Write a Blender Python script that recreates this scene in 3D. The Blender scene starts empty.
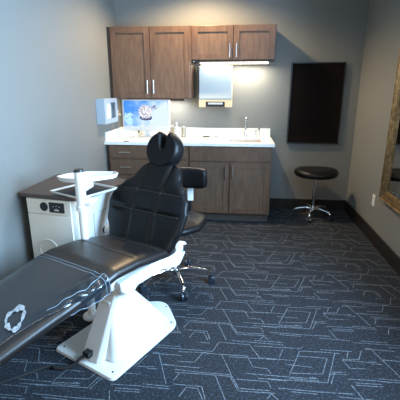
import bpy, bmesh, math, random
from mathutils import Vector, Matrix
random.seed(7)
PI = math.pi
C = bpy.context.scene.collection
sc = bpy.context.scene

# ------------------------------------------------------------------ camera, sky, light, exposure
cam_data = bpy.data.cameras.new('camera')
cam = bpy.data.objects.new('camera', cam_data); C.objects.link(cam)
cam_data.sensor_width = 36.0
cam_data.lens = 374.76 / 400 * 36.0
cam_data.clip_start = 0.02
cam.location = (0.5726, -4.7023, 1.4777)
cam.rotation_euler = (PI / 2 - 0.2879, 0.0, 0.1083)
sc.camera = cam

world = bpy.data.worlds.new('sky'); sc.world = world; world.use_nodes = True
bg = world.node_tree.nodes['Background']
bg.inputs[0].default_value = (0.50, 0.70, 1.0, 1); bg.inputs[1].default_value = 0.8


def area(name, loc, rot, sx, sy, power, col, spread=None):
    d = bpy.data.lights.new(name, 'AREA'); d.shape = 'RECTANGLE'; d.size = sx; d.size_y = sy
    d.energy = power; d.color = col
    if spread: d.spread = spread
    o = bpy.data.objects.new(name, d); C.objects.link(o); o.location = loc; o.rotation_euler = rot
    return o


# daylight coming through the window in the right wall, beside the camera
area('window_daylight', (1.99, -3.22, 1.58), (0, PI / 2, 0), 1.25, 1.45, 245, (0.42, 0.69, 1.0), spread=math.radians(160))
# weak warm fill lamp added behind the camera, outside the front-wall opening
area('front_fill_light', (-0.25, -5.96, 1.20), (math.radians(90), 0, math.radians(4)), 0.85, 1.9, 5, (1.0, 0.88, 0.72), spread=math.radians(60))
# warm fill lamp added mid-room below the ceiling, with no fixture built
area('ceiling_fill_light', (0.5, -3.6, 2.72), (0, 0, 0), 0.55, 0.55, 7, (1.0, 0.74, 0.48))

vs = sc.view_settings
vs.view_transform = 'Standard'; vs.look = 'None'; vs.gamma = 1.0; vs.use_curve_mapping = False
vs.exposure = 0.12

# ------------------------------------------------------------------ materials


def mat(name, col, rough=0.5, metal=0.0, coat=0.0, emit=None, estr=0.0, spec=None, alpha=None):
    m = bpy.data.materials.new(name); m.use_nodes = True
    b = m.node_tree.nodes['Principled BSDF']
    b.inputs['Base Color'].default_value = (*col, 1)
    b.inputs['Roughness'].default_value = rough
    b.inputs['Metallic'].default_value = metal
    b.inputs['Coat Weight'].default_value = coat
    if spec is not None: b.inputs['Specular IOR Level'].default_value = spec
    if emit:
        b.inputs['Emission Color'].default_value = (*emit, 1); b.inputs['Emission Strength'].default_value = estr
    return m


def nodes(m):
    nt = m.node_tree
    return nt, nt.nodes, nt.links, nt.nodes['Principled BSDF']


def bump(m, scale, strength, dist=0.002, detail=3.0):
    nt, N, L, b = nodes(m)
    tc = N.new('ShaderNodeTexCoord'); nz = N.new('ShaderNodeTexNoise'); bp = N.new('ShaderNodeBump')
    nz.inputs['Scale'].default_value = scale; nz.inputs['Detail'].default_value = detail
    bp.inputs['Strength'].default_value = strength; bp.inputs['Distance'].default_value = dist
    L.new(tc.outputs['Object'], nz.inputs['Vector']); L.new(nz.outputs['Fac'], bp.inputs['Height']); L.new(bp.outputs['Normal'], b.inputs['Normal'])
    return m


def mottled(name, c1, c2, scale, rough=0.6, lo=0.35, hi=0.65, stretch=(1, 1, 1), detail=4.0, bumpy=0.0, coat=0.0):
    m = mat(name, c1, rough, coat=coat)
    nt, N, L, b = nodes(m)
    tc = N.new('ShaderNodeTexCoord'); mp = N.new('ShaderNodeMapping'); nz = N.new('ShaderNodeTexNoise'); cr = N.new('ShaderNodeValToRGB')
    mp.inputs['Scale'].default_value = stretch
    nz.inputs['Scale'].default_value = scale; nz.inputs['Detail'].default_value = detail; nz.inputs['Roughness'].default_value = 0.65
    cr.color_ramp.elements[0].position = lo; cr.color_ramp.elements[0].color = (*c1, 1)
    cr.color_ramp.elements[1].position = hi; cr.color_ramp.elements[1].color = (*c2, 1)
    L.new(tc.outputs['Object'], mp.inputs['Vector']); L.new(mp.outputs['Vector'], nz.inputs['Vector'])
    L.new(nz.outputs['Fac'], cr.inputs['Fac']); L.new(cr.outputs['Color'], b.inputs['Base Color'])
    if bumpy:
        bp = N.new('ShaderNodeBump'); bp.inputs['Strength'].default_value = bumpy; bp.inputs['Distance'].default_value = 0.002
        L.new(nz.outputs['Fac'], bp.inputs['Height']); L.new(bp.outputs['Normal'], b.inputs['Normal'])
    return m


M = {}
M['paint'] = bump(mat('wall_paint', (0.180, 0.182, 0.172), 0.62), 180, 0.12)
M['ceil'] = bump(mat('ceiling_paint', (0.62, 0.61, 0.57), 0.9), 60, 0.3)
M['base'] = mottled('dark_baseboard', (0.010, 0.008, 0.007), (0.022, 0.017, 0.015), 12, 0.4)
M['carpet'] = mottled('carpet_pile', (0.0022, 0.0034, 0.0062), (0.026, 0.037, 0.056), 85, 0.95, 0.50, 0.66, detail=2.0, bumpy=0.6)
M['yarn'] = mottled('carpet_line_yarn', (0.030, 0.036, 0.046), (0.19, 0.21, 0.235), 110, 0.95, 0.36, 0.62, detail=2.0)
M['wood'] = mottled('stained_maple', (0.080, 0.044, 0.028), (0.148, 0.085, 0.053), 5.0, 0.36, 0.3, 0.7, stretch=(6, 6, 1), bumpy=0.05, coat=0.15)
M['wood_panel'] = mottled('stained_maple_panel', (0.088, 0.051, 0.033), (0.154, 0.094, 0.060), 6.0, 0.36, 0.3, 0.72, stretch=(5, 5, 1), bumpy=0.05, coat=0.15)
M['wood_dark'] = mottled('maple_dark_and_shaded', (0.030, 0.020, 0.016), (0.045, 0.030, 0.022), 6.0, 0.5)  # dark lamp housings; on the filler strips the dark tone stands for shade
M['toe'] = mottled('toe_kick_board', (0.055, 0.045, 0.040), (0.075, 0.062, 0.054), 8.0, 0.5)
M['quartz'] = mottled('white_quartz', (0.82, 0.80, 0.74), (0.52, 0.48, 0.42), 38, 0.18, 0.56, 0.80, detail=6.0)
M['steel'] = mat('brushed_steel', (0.62, 0.62, 0.62), 0.28, 1.0)
M['chrome'] = mat('chrome', (0.80, 0.81, 0.83), 0.10, 1.0)
M['white'] = mat('white_enamel', (0.66, 0.65, 0.62), 0.30, coat=0.2)
M['offwhite'] = bump(mat('cream_laminate', (0.70, 0.68, 0.61), 0.42), 90, 0.05)
M['plastic_w'] = mat('white_plastic', (0.66, 0.66, 0.64), 0.4)
M['leather'] = bump(mat('black_leather', (0.006, 0.0055, 0.006), 0.40, spec=0.18), 320, 0.18, 0.001)
M['leather_seat'] = bump(mat('dark_brown_leather', (0.012, 0.009, 0.008), 0.38, spec=0.45), 320, 0.18, 0.001)
M['thread'] = mat('tan_thread', (0.065, 0.052, 0.040), 0.7)
M['black'] = mat('black_plastic', (0.010, 0.010, 0.011), 0.35)
M['rubber'] = mat('black_rubber', (0.012, 0.012, 0.014), 0.55)
M['caster'] = mat('dark_caster_plastic', (0.018, 0.024, 0.036), 0.3)
M['felt'] = bump(mat('black_felt', (0.0085, 0.0060, 0.0055), 0.9, spec=0.06), 400, 0.4)
M['lam_dark'] = mottled('dark_wood_laminate', (0.050, 0.034, 0.028), (0.085, 0.060, 0.048), 7, 0.34, 0.3, 0.7, stretch=(6, 1, 6))
M['mirror'] = mat('mirror_glass', (0.80, 0.82, 0.82), 0.02, 1.0)
M['gold'] = mottled('gilded_bronze_frame', (0.10, 0.060, 0.024), (0.40, 0.27, 0.13), 22, 0.34, 0.3, 0.7)
bn = M['gold'].node_tree.nodes['Principled BSDF']; bn.inputs['Metallic'].default_value = 0.75
M['mat_dark'] = mat('dark_tray_mat', (0.022, 0.024, 0.030), 0.7)
M['disp_cover'] = mat('pale_blue_translucent_cover', (0.36, 0.43, 0.48), 0.25, coat=0.2)
M['disp_tan'] = mat('tan_plastic', (0.62, 0.50, 0.33), 0.4)
M['paper'] = mat('paper', (0.75, 0.75, 0.73), 0.9)
M['box_blue'] = mat('pale_blue_metal', (0.40, 0.48, 0.56), 0.3, 0.2)
M['glass'] = mat('window_glass', (0.9, 0.95, 0.97), 0.02); M['glass'].node_tree.nodes['Principled BSDF'].inputs['Transmission Weight'].default_value = 1.0
M['tube_warm'] = mat('lit_warm_tube', (1, 1, 1), 0.5, emit=(1.0, 0.84, 0.58), estr=7.0)
M['lamp_warm'] = mat('lit_warm_diffuser', (1, 1, 1), 0.5, emit=(1.0, 0.80, 0.56), estr=6.0)
M['sticker'] = mottled('frayed_white_sticker', (0.18, 0.21, 0.23), (0.40, 0.44, 0.47), 60, 0.6)
M['seam_clear'] = mat('clear_welded_seam', (0.22, 0.28, 0.34), 0.15, coat=0.4)
M['tin'] = mat('brushed_tan_tin', (0.42, 0.38, 0.31), 0.35, 0.6)

# clear vinyl: mostly see-through, a grey bloom and a sharp gloss
m = bpy.data.materials.new('clear_vinyl'); m.use_nodes = True; nt = m.node_tree; nt.nodes.clear()
out = nt.nodes.new('ShaderNodeOutputMaterial'); tr = nt.nodes.new('ShaderNodeBsdfTransparent'); pr = nt.nodes.new('ShaderNodeBsdfPrincipled')
mx = nt.nodes.new('ShaderNodeMixShader'); tr.inputs[0].default_value = (0.86, 0.90, 0.93, 1)
pr.inputs['Base Color'].default_value = (0.020, 0.024, 0.030, 1); pr.inputs['Roughness'].default_value = 0.16
pr.inputs['Coat Weight'].default_value = 1.0; pr.inputs['Coat Roughness'].default_value = 0.06
tc = nt.nodes.new('ShaderNodeTexCoord'); nz = nt.nodes.new('ShaderNodeTexNoise'); bp = nt.nodes.new('ShaderNodeBump')
nz.inputs['Scale'].default_value = 6.0; bp.inputs['Strength'].default_value = 0.25; bp.inputs['Distance'].default_value = 0.01
nt.links.new(tc.outputs['Object'], nz.inputs['Vector']); nt.links.new(nz.outputs['Fac'], bp.inputs['Height']); nt.links.new(bp.outputs['Normal'], pr.inputs['Normal']); nt.links.new(bp.outputs['Normal'], pr.inputs['Coat Normal'])
mx.inputs[0].default_value = 0.62
nt.links.new(tr.outputs[0], mx.inputs[1]); nt.links.new(pr.outputs[0], mx.inputs[2]); nt.links.new(mx.outputs[0], out.inputs[0])
M['vinyl'] = m

# picture on the monitor: pale blue water scene with a white cluster
m = bpy.data.materials.new('lit_screen'); m.use_nodes = True
nt, N, L, b = nodes(m)
tc = N.new('ShaderNodeTexCoord'); sep = N.new('ShaderNodeSeparateXYZ'); L.new(tc.outputs['Object'], sep.inputs[0])


def mathn(op, a, b_=None):
    n = N.new('ShaderNodeMath'); n.operation = op
    for i, v in enumerate([a, b_]):
        if v is None: continue
        if isinstance(v, (int, float)): n.inputs[i].default_value = v
        else: L.new(v, n.inputs[i])
    return n.outputs[0]


def ramp(fac, stops):
    r = N.new('ShaderNodeValToRGB'); L.new(fac, r.inputs[0]); e = r.color_ramp.elements
    e[0].position, e[0].color = stops[0][0], (*stops[0][1], 1); e[1].position, e[1].color = stops[-1][0], (*stops[-1][1], 1)
    for p_, c_ in stops[1:-1]:
        x = e.new(p_); x.color = (*c_, 1)
    return r.outputs[0]


def mixc(f, a, b_):
    n = N.new('ShaderNodeMixRGB'); L.new(f, n.inputs[0])
    for i, v in ((1, a), (2, b_)):
        if isinstance(v, tuple): n.inputs[i].default_value = (*v, 1)
        else: L.new(v, n.inputs[i])
    return n.outputs[0]


nz = N.new('ShaderNodeTexNoise'); nz.inputs['Scale'].default_value = 9; L.new(tc.outputs['Object'], nz.inputs['Vector'])
nzf = N.new('ShaderNodeTexNoise'); nzf.inputs['Scale'].default_value = 60; L.new(tc.outputs['Object'], nzf.inputs['Vector'])
base_c = ramp(mathn('ADD', mathn('MULTIPLY', sep.outputs[0], 1.3), mathn('ADD', mathn('MULTIPLY', sep.outputs[2], -1.2), mathn('MULTIPLY', nz.outputs[0], 0.9))),
              [(0.12, (0.05, 0.25, 0.85)), (0.40, (0.30, 0.52, 0.92)), (0.62, (0.62, 0.74, 0.95))])


def blob(cx, cz, rx, rz, wob=0.6):
    dx = mathn('DIVIDE', mathn('SUBTRACT', sep.outputs[0], cx), rx); dz = mathn('DIVIDE', mathn('SUBTRACT', sep.outputs[2], cz), rz)
    d2 = mathn('ADD', mathn('MULTIPLY', dx, dx), mathn('MULTIPLY', dz, dz))
    d2 = mathn('ADD', d2, mathn('MULTIPLY', mathn('SUBTRACT', nzf.outputs[0], 0.5), wob * 2))
    return mathn('LESS_THAN', d2, 1.0)


c = mixc(blob(0.0, -0.045, 0.075, 0.035), base_c, (0.02, 0.03, 0.10))
c = mixc(blob(-0.005, 0.022, 0.085, 0.080, 1.0), c, ramp(nzf.outputs[0], [(0.42, (0.35, 0.36, 0.48)), (0.6, (0.95, 0.92, 0.90))]))
c = mixc(blob(0.11, 0.075, 0.035, 0.025), c, ramp(nzf.outputs[0], [(0.45, (0.10, 0.14, 0.32)), (0.6, (0.8, 0.85, 0.95))]))
c = mixc(blob(-0.21, -0.06, 0.06, 0.06, 3.0), c, (0.45, 0.72, 0.92))
b.inputs['Base Color'].default_value = (0.01, 0.01, 0.01, 1); b.inputs['Roughness'].default_value = 0.2
L.new(c, b.inputs['Emission Color']); b.inputs['Emission Strength'].default_value = 1.15
M['screen'] = m

# ------------------------------------------------------------------ mesh helpers


def obj(name, bm, m, parent=None, smooth=None, bevel=0.0, seg=2):
    me = bpy.data.meshes.new(name); bmesh.ops.recalc_face_normals(bm, faces=bm.faces[:]) if smooth != 'keep' else None
    bm.to_mesh(me); bm.free()
    for x in (m if isinstance(m, (list, tuple)) else [m]): me.materials.append(x)
    o = bpy.data.objects.new(name, me); C.objects.link(o)
    if parent: o.parent = parent
    if smooth: me.polygons.foreach_set('use_smooth', [True] * len(me.polygons)); me.update()
    if bevel:
        bv = o.modifiers.new('edge', 'BEVEL'); bv.width = bevel; bv.segments = seg; bv.limit_method = 'ANGLE'; bv.angle_limit = math.radians(40)
        bv.harden_normals = False
    if smooth == 'auto':
        try: me.set_sharp_from_angle(angle=math.radians(38))
        except Exception: pass
    return o


def box(bm, x0, x1, y0, y1, z0, z1, mi=0):
    v = [bm.verts.new(p) for p in ((x0, y0, z0), (x1, y0, z0), (x1, y1, z0), (x0, y1, z0), (x0, y0, z1), (x1, y0, z1), (x1, y1, z1), (x0, y1, z1))]
    for f in ((0, 3, 2, 1), (4, 5, 6, 7), (0, 1, 5, 4), (1, 2, 6, 5), (2, 3, 7, 6), (3, 0, 4, 7)):
        bm.faces.new([v[i] for i in f]).material_index = mi
    return bm


def B(*a):
    return box(bmesh.new(), *a)


def prism(bm, pts, z0, z1, top=None):
    """pts: xy outline; top: other outline of the same length for the upper face"""
    top = top or pts
    a = [bm.verts.new((x, y, z0)) for x, y in pts]; b_ = [bm.verts.new((x, y, z1)) for x, y in top]
    n = len(pts)
    bm.faces.new(a[::-1]); bm.faces.new(b_)
    for i in range(n): bm.faces.new((a[i], a[(i + 1) % n], b_[(i + 1) % n], b_[i]))
    return bm


def lathe(bm, prof, cx=0, cy=0, n=24, cap=True):
    rings = []
    for r, z in prof:
        rings.append([bm.verts.new((cx + r * math.cos(2 * PI * i / n), cy + r * math.sin(2 * PI * i / n), z)) for i in range(n)])
    for a, b_ in zip(rings, rings[1:]):
        for i in range(n): bm.faces.new((a[i], a[(i + 1) % n], b_[(i + 1) % n], b_[i]))
    if cap: bm.faces.new(rings[0][::-1]); bm.faces.new(rings[-1])
    return bm


def tube(bm, pts, r, n=10, closed=False, flat=1.0):
    pts = [Vector(p) for p in pts]; N_ = len(pts); rings = []
    up = Vector((0, 0, 1))
    for i, p in enumerate(pts):
        a = pts[(i - 1) % N_] if (closed or i) else pts[0]; b_ = pts[(i + 1) % N_] if (closed or i < N_ - 1) else pts[-1]
        d = (b_ - a).normalized(); s = d.cross(up)
        if s.length < 1e-3: s = d.cross(Vector((0, 1, 0)))
        s.normalize(); t = s.cross(d)
        rr = r[i] if isinstance(r, (list, tuple)) else r
        rings.append([bm.verts.new(p + s * rr * math.cos(2 * PI * k / n) + t * rr * flat * math.sin(2 * PI * k / n)) for k in range(n)])
    R_ = rings + ([rings[0]] if closed else [])
    for a, b_ in zip(R_, R_[1:]):
        for k in range(n): bm.faces.new((a[k], a[(k + 1) % n], b_[(k + 1) % n], b_[k]))
    if not closed: bm.faces.new(rings[0][::-1]); bm.faces.new(rings[-1])
    return bm


def smooth_path(pts, n=6):
    pts = [Vector(p) for p in pts]; o = []
    for i in range(len(pts) - 1):
        p0 = pts[max(i - 1, 0)]; p1 = pts[i]; p2 = pts[i + 1]; p3 = pts[min(i + 2, len(pts) - 1)]
        for k in range(n):
            t = k / n
            o.append(0.5 * ((2 * p1) + (p2 - p0) * t + (2 * p0 - 5 * p1 + 4 * p2 - p3) * t * t + (3 * p1 - p0 - 3 * p2 + p3) * t ** 3))
    o.append(pts[-1]); return o


def thing(name, label, cat, loc=(0, 0, 0), rotz=0.0, group=None):
    o = bpy.data.objects.new(name, None); C.objects.link(o); o.empty_display_size = 0.1
    o.location = loc; o.rotation_euler = (0, 0, rotz); o['label'] = label; o['category'] = cat
    if group: o['group'] = group
    return o


def tag(o, label, cat, group=None):
    o['label'] = label; o['category'] = cat
    if group: o['group'] = group
    return o


def struct(name, bm, m, **k):
    o = obj(name, bm, m, **k); o['kind'] = 'structure'; return o


def lerp(tab, x):
    if x <= tab[0][0]: return tab[0][1]
    for (a, va), (b_, vb) in zip(tab, tab[1:]):
        if x <= b_:
            t = (x - a) / (b_ - a); t = t * t * (3 - 2 * t) * 0.5 + t * 0.5
            return va + (vb - va) * t
    return tab[-1][1]


# ------------------------------------------------------------------ the room
XL, XR, YF, ZC = -0.944, 1.916, -5.9, 2.75
T = 0.12
# carpet: a floor slab with the woven angular line pattern laid into the same mesh
bm = bmesh.new()
box(bm, XL - T, XR + T, YF - T, T, -0.08, 0.0)
SRC = {  # polylines of one pattern repeat: (origin offset, points in 1/6.154 px steps)
    'A': [[(0, 45), (60, 50)], [(0, 95), (75, 102), (118, 45), (305, 60), (365, 140), (578, 158)], [(10, 110), (100, 118), (290, 130), (325, 197), (413, 208), (438, 240)],
          [(135, 125), (190, 240)], [(0, 230), (190, 245), (238, 330), (430, 343)], [(0, 240), (185, 255), (235, 345), (460, 360)], [(95, 252), (155, 400)],
          [(225, 272), (418, 288), (438, 330)], [(285, 237), (578, 262), (718, 270)]],
    'B': [[(0, 68), (280, 85), (292, 75)], [(145, 328), (400, 352), (608, 365)], [(225, 350), (380, 365)], [(170, 90), (150, 140)], [(275, 100), (210, 250)],
          [(275, 100), (400, 105), (518, 115)], [(260, 130), (400, 140), (443, 147), (416, 242), (215, 235)], [(80, 270), (448, 295), (490, 115)],
          [(75, 395), (100, 362), (140, 400)], [(338, 262), (383, 268)]],
    'C': [[(135, 230), (220, 230)], [(120, 240), (228, 245)], [(130, 300), (152, 230)], [(200, 150), (300, 152), (315, 100)], [(235, 100), (228, 140)],
          [(200, 155), (554, 187)], [(385, 105), (383, 172)], [(200, 155), (245, 205), (554, 224)], [(235, 272), (554, 292)], [(255, 310), (330, 400)]],
    'D': [[(105, 48), (400, 65)], [(240, 58), (300, 108)], [(385, 115), (385, 185)]],
    'E': [[(80, 60), (250, 72)], [(100, 75), (369, 95)], [(55, 105), (115, 108), (160, 300)], [(145, 180), (215, 188)], [(230, 162), (335, 168), (385, 112)],
          [(215, 212), (369, 230)], [(215, 230), (369, 240)], [(205, 280), (240, 240)], [(10, 300), (180, 318)], [(15, 318), (180, 332)],
          [(205, 302), (380, 318), (400, 395)], [(240, 380), (285, 322), (355, 330), (385, 400)]]}
OFF = {'A': 200, 'B': 255, 'C': 310, 'D': 335, 'E': 140}


def floor_point(u, v, K=(374.76, 0.2879, 0.1083), P=(0.5726, -4.7023, 1.4777)):
    x, y, z = (u - 200) / K[0], 1.0, -(v - 200) / K[0]
    c_, s_ = math.cos(K[1]), math.sin(K[1]); y, z = c_ * y + s_ * z, -s_ * y + c_ * z
    c_, s_ = math.cos(K[2]), math.sin(K[2]); x, y = c_ * x - s_ * y, s_ * x + c_ * y
    t = -P[2] / z
    return P[0] + x * t, P[1] + y * t


repeat = []
for k_, ls in SRC.items():
    for l in ls:
        repeat.append([Vector(floor_point(OFF[k_] + x / 6.154, 335 + y / 6.154)) for x, y in l])
extra = []
for l in repeat:
    for a, b_ in zip(l, l[1:]):
        d = b_ - a
        if abs(d.y) < 0.2 * abs(d.x) and abs(d.x) > 0.13: extra.append((a, b_))
for k_, (a, b_) in enumerate(extra):
    if k_ % 2 == 0:
        for q in (0.0, 1.24):
            repeat.append([a + Vector((0.61 - q, 0.105)), b_ + Vector((0.61 - q, 0.105))])
W_ = 0.0042
PX0, PX = 0.10, 1.24
for row in range(-6, 8):
    for colm in range(-3, 4):
        sh = Vector((-0.014 * row + PX * colm, 0.463 * row + 0.17 * colm))
        for l in repeat:
            for a, b_ in zip(l, l[1:]):
                if a.x > b_.x: a, b_ = b_, a
                if b_.x <= PX0 or a.x >= PX0 + PX: continue
                if a.x < PX0: a = a + (b_ - a) * ((PX0 - a.x) / (b_.x - a.x))
                if b_.x > PX0 + PX: b_ = a + (b_ - a) * ((PX0 + PX - a.x) / (b_.x - a.x))
                a2, b2 = a + sh, b_ + sh
                if b2.x <= XL + 0.02 or a2.x >= XR - 0.02: continue
                if a2.x < XL + 0.02: a2 = a2 + (b2 - a2) * ((XL + 0.02 - a2.x) / (b2.x - a2.x))
                if b2.x > XR - 0.02: b2 = a2 + (b2 - a2) * ((XR - 0.02 - a2.x) / (b2.x - a2.x))
                if min(a2.y, b2.y) < YF + 0.01 or max(a2.y, b2.y) > -0.02: continue
                d = (b2 - a2)
                if d.length < 1e-3: continue
                d.normalize(); n_ = Vector((-d.y, d.x)) * W_ * 0.5; a2 = a2 - d * W_ * 0.4; b2 = b2 + d * W_ * 0.4
                f = bm.faces.new([bm.verts.new((q.x, q.y, 0.0008)) for q in (a2 - n_, b2 - n_, b2 + n_, a2 + n_)]); f.material_index = 1
me_floor = struct('floor', bm, [M['carpet'], M['yarn']], smooth='keep')
me_floor.data.polygons.foreach_set('use_smooth', [False] * len(me_floor.data.polygons))

struct('ceiling', B(XL - T, XR + T, YF - T, T, ZC, ZC + 0.1), M['ceil'])
struct('wall_back', B(XL - T, XR + T, 0, T, 0, ZC), M['paint'])
struct('wall_left', B(XL - T, XL, YF, 0, 0, ZC), M['paint'])
bm = bmesh.new()
box(bm, XL - T, -0.70, YF - T, YF, 0, ZC); box(bm, 0.20, XR + T, YF - T, YF, 0, ZC); box(bm, -0.70, 0.20, YF - T, YF, 2.15, ZC)
struct('wall_front', bm, M['paint'])
bm = bmesh.new()
for a_ in ((-0.70, -0.64, 0, 2.15), (0.14, 0.20, 0, 2.15), (-0.64, 0.14, 0, 0.16), (-0.64, 0.14, 2.08, 2.15)): box(bm, a_[0], a_[1], YF - 0.05, YF - 0.01, a_[2], a_[3])
struct('fill_opening_1', bm, M['base'])  # frame of an unseen opening, added along with the front fill lamp
WY0, WY1, WZ0, WZ1 = -4.05, -2.40, 0.80, 2.25
bm = bmesh.new()
box(bm, XR, XR + T, WY1, 0, 0, ZC); box(bm, XR, XR + T, YF, WY0, 0, ZC)
box(bm, XR, XR + T, WY0, WY1, 0, WZ0); box(bm, XR, XR + T, WY0, WY1, WZ1, ZC)
struct('wall_right', bm, M['paint'])
bm = bmesh.new()
for y in (WY0, (WY0 + WY1) / 2 - 0.02, WY1 - 0.04): box(bm, XR + 0.03, XR + 0.07, y, y + 0.04, WZ0, WZ1)
for z in (WZ0, WZ1 - 0.04): box(bm, XR + 0.03, XR + 0.07, WY0, WY1, z, z + 0.04)
w = struct('window_1', bm, M['plastic_w'])
hb = 0.135
struct('baseboard_back', B(0.93, XR, -0.014, 0, 0, hb), M['base'], bevel=0.003)
struct('baseboard_right', B(XR - 0.014, XR, YF, -0.014, 0, hb), M['base'], bevel=0.003)
struct('baseboard_left', B(XL, XL + 0.014, YF, -0.66, 0, hb), M['base'], bevel=0.003)
struct('baseboard_front', B(0.21, XR - 0.014, YF, YF + 0.014, 0, hb), M['base'], bevel=0.003)


def downlight(x, y, power, label, size=2.6):
    t = thing('recessed_ceiling_light', label, 'ceiling light', (x, y, ZC))
    obj('trim_ring', lathe(bmesh.new(), [(0.065, -0.001), (0.085, -0.001), (0.085, -0.008), (0.065, -0.012), (0.065, -0.001)], cap=False), M['plastic_w'], t, smooth=True)
    obj('diffuser', lathe(bmesh.new(), [(0.064, -0.001), (0.064, -0.005)]), M['lamp_warm'], t)
    d = bpy.data.lights.new('downlight_beam', 'SPOT'); d.energy = power; d.color = (1.0, 0.72, 0.40); d.spot_size = size; d.spot_blend = 0.5; d.shadow_soft_size = 0.06
    o = bpy.data.objects.new('downlight_beam', d); C.objects.link(o); o.location = (x, y, ZC - 0.02)
    return t


downlight(0.10, -0.70, 225, 'round recessed warm ceiling light above the wall cabinets')

# ------------------------------------------------------------------ cabinets


def shaker(bm, x0, x1, z0, z1, yf, th=0.02, rail=0.062):
    """door front facing -y at y=yf, recessed panel"""
    box(bm, x0, x0 + rail, yf, yf + th, z0, z1); box(bm, x1 - rail, x1, yf, yf + th, z0, z1)
    box(bm, x0 + rail, x1 - rail, yf, yf + th, z0, z0 + rail); box(bm, x0 + rail, x1 - rail, yf, yf + th, z1 - rail, z1)
    box(bm, x0 + rail, x1 - rail, yf + 0.010, yf + th - 0.002, z0 + rail, z1 - rail, 1)
    return bm


def bar_handle(parent, x, y, z, L_, vertical=True):
    bm = bmesh.new(); h = L_ / 2
    if vertical:
        tube(bm, [(x, y - 0.03, z - h), (x, y - 0.03, z + h)], 0.0065, 10)
        for s in (-1, 1): tube(bm, [(x, y, z + s * h * 0.7), (x, y - 0.03, z + s * h * 0.7)], 0.0045, 8)
    else:
        tube(bm, [(x - h, y - 0.03, z), (x + h, y - 0.03, z)], 0.0065, 10)
        for s in (-1, 1): tube(bm, [(x + s * h * 0.7, y, z), (x + s * h * 0.7, y - 0.03, z)], 0.0045, 8)
    return obj('handle', bm, M['steel'], parent, smooth='auto')


def wall_cabinet(x0, x1, z0, z1, label, handles_z, hl):
    t = thing('wall_cabinet', label, 'cabinet', ((x0 + x1) / 2, 0, z0), 0, 'wall cabinets over the counter')
    w = (x1 - x0) / 2; h = z1 - z0
    bm = B(-w, w, -0.33, 0, 0, h)
    obj('body', bm, M['wood'], t, bevel=0.001)
    for s in (-1, 1):
        a, b_ = (-w + 0.012, -0.004) if s < 0 else (0.004, w - 0.012)
        d = obj('door', shaker(bmesh.new(), a, b_, 0.006, h - 0.006, -0.352), [M['wood'], M['wood_panel']], t, bevel=0.0015)
        bar_handle(d, s * 0.036, -0.352, handles_z - z0, hl)
    return t


wall_cabinet(-0.915, -0.002, 1.372, 2.134, 'brown two-door wall cabinet above the lit monitor', 1.500, 0.15)
wall_cabinet(0.002, 0.914, 1.782, 2.134, 'shorter brown two-door wall cabinet above the paper towel dispenser', 1.880, 0.14)
# light rail + lamp under the short cabinet
t = thing('undercabinet_light', 'glowing slim light bar under the shorter wall cabinet', 'light', (0.458, -0.27, 1.7815))
obj('housing', B(-0.452, 0.452, -0.055, 0.06, -0.022, 0), M['wood_dark'], t, bevel=0.003)
for x_ in (-0.425, 0.425): obj('end_screw', tube(bmesh.new(), [(x_, -0.0552, -0.011), (x_, -0.060, -0.011)], 0.006, 10), M['chrome'], t, smooth='auto')
obj('lit_tube', B(-0.36, 0.385, -0.061, 0.052, -0.034, -0.0222), M['tube_warm'], t, bevel=0.004)
area('undercabinet_beam', (0.458, -0.16, 1.744), (0, 0, 0), 0.74, 0.05, 14.0, (1.0, 0.90, 0.72))
t = thing('undercabinet_light', 'slim light bar under the taller wall cabinet over the monitor', 'light', (-0.458, -0.10, 1.371))
obj('housing', (lambda bm: (box(bm, -0.35, 0.35, -0.04, 0.04, -0.012, 0), box(bm, -0.35, 0.35, -0.044, -0.0402, -0.030, 0), bm)[-1])(bmesh.new()), M['wood_dark'], t)
obj('lit_tube', B(-0.34, 0.34, -0.03, 0.03, -0.022, -0.0122), M['tube_warm'], t)
area('undercabinet_beam', (-0.458, -0.16, 1.34), (0, 0, 0), 0.7, 0.05, 8.0, (1.0, 0.94, 0.84))
# filler strip against the left wall, its shade put into the dark colour
obj_f = tag(obj('filler_strip', B(XL + 0.001, -0.9155, -0.335, 0, 1.372, 2.134), M['wood_dark']), 'narrow filler strip, darkened for shade, between wall cabinet and left wall', 'trim')


def base_cabinet(x0, x1, label):
    t = thing('base_cabinet', label, 'cabinet', ((x0 + x1) / 2, 0, 0), 0, 'base cabinets under the counter')
    w = (x1 - x0) / 2
    obj('body', B(-w, w, -0.61, -0.001, 0.105, 0.882), M['wood'], t, bevel=0.001)
    obj('toe_kick', B(-w, w - 0.008, -0.535, -0.02, 0, 0.1049), M['toe'], t)
    return t, w


t, w = base_cabinet(0.001, 0.914, 'brown two-door sink base cabinet under the right half of the counter')
obj('false_drawer', B(-w + 0.015, w - 0.015, -0.632, -0.6105, 0.715, 0.868), M['wood'], t, bevel=0.002)
for s in (-1, 1):
    a, b_ = (-w + 0.015, -0.005) if s < 0 else (0.005, w - 0.015)
    d = obj('door', shaker(bmesh.new(), a, b_, 0.118, 0.700, -0.632), [M['wood'], M['wood_panel']], t, bevel=0.0015)
    bar_handle(d, s * 0.036, -0.632, 0.600, 0.15)
t, w = base_cabinet(-0.915, -0.001, 'brown three-drawer base cabinet behind the treatment chair headrest')
for z0, z1 in ((0.732, 0.868), (0.548, 0.716), (0.118, 0.532)):
    d = obj('drawer', B(-w + 0.02, w - 0.02, -0.632, -0.6105, z0, z1), M['wood'], t, bevel=0.002)
    bar_handle(d, -0.255, -0.632, (z0 + z1) / 2 if z0 > 0.2 else 0.46, 0.13, False)
tag(obj('filler_strip', B(XL + 0.001, -0.9155, -0.60, 0, 0.0, 0.882), M['wood_dark']), 'narrow filler strip, darkened for shade, between base cabinet and left wall', 'trim')

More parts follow.
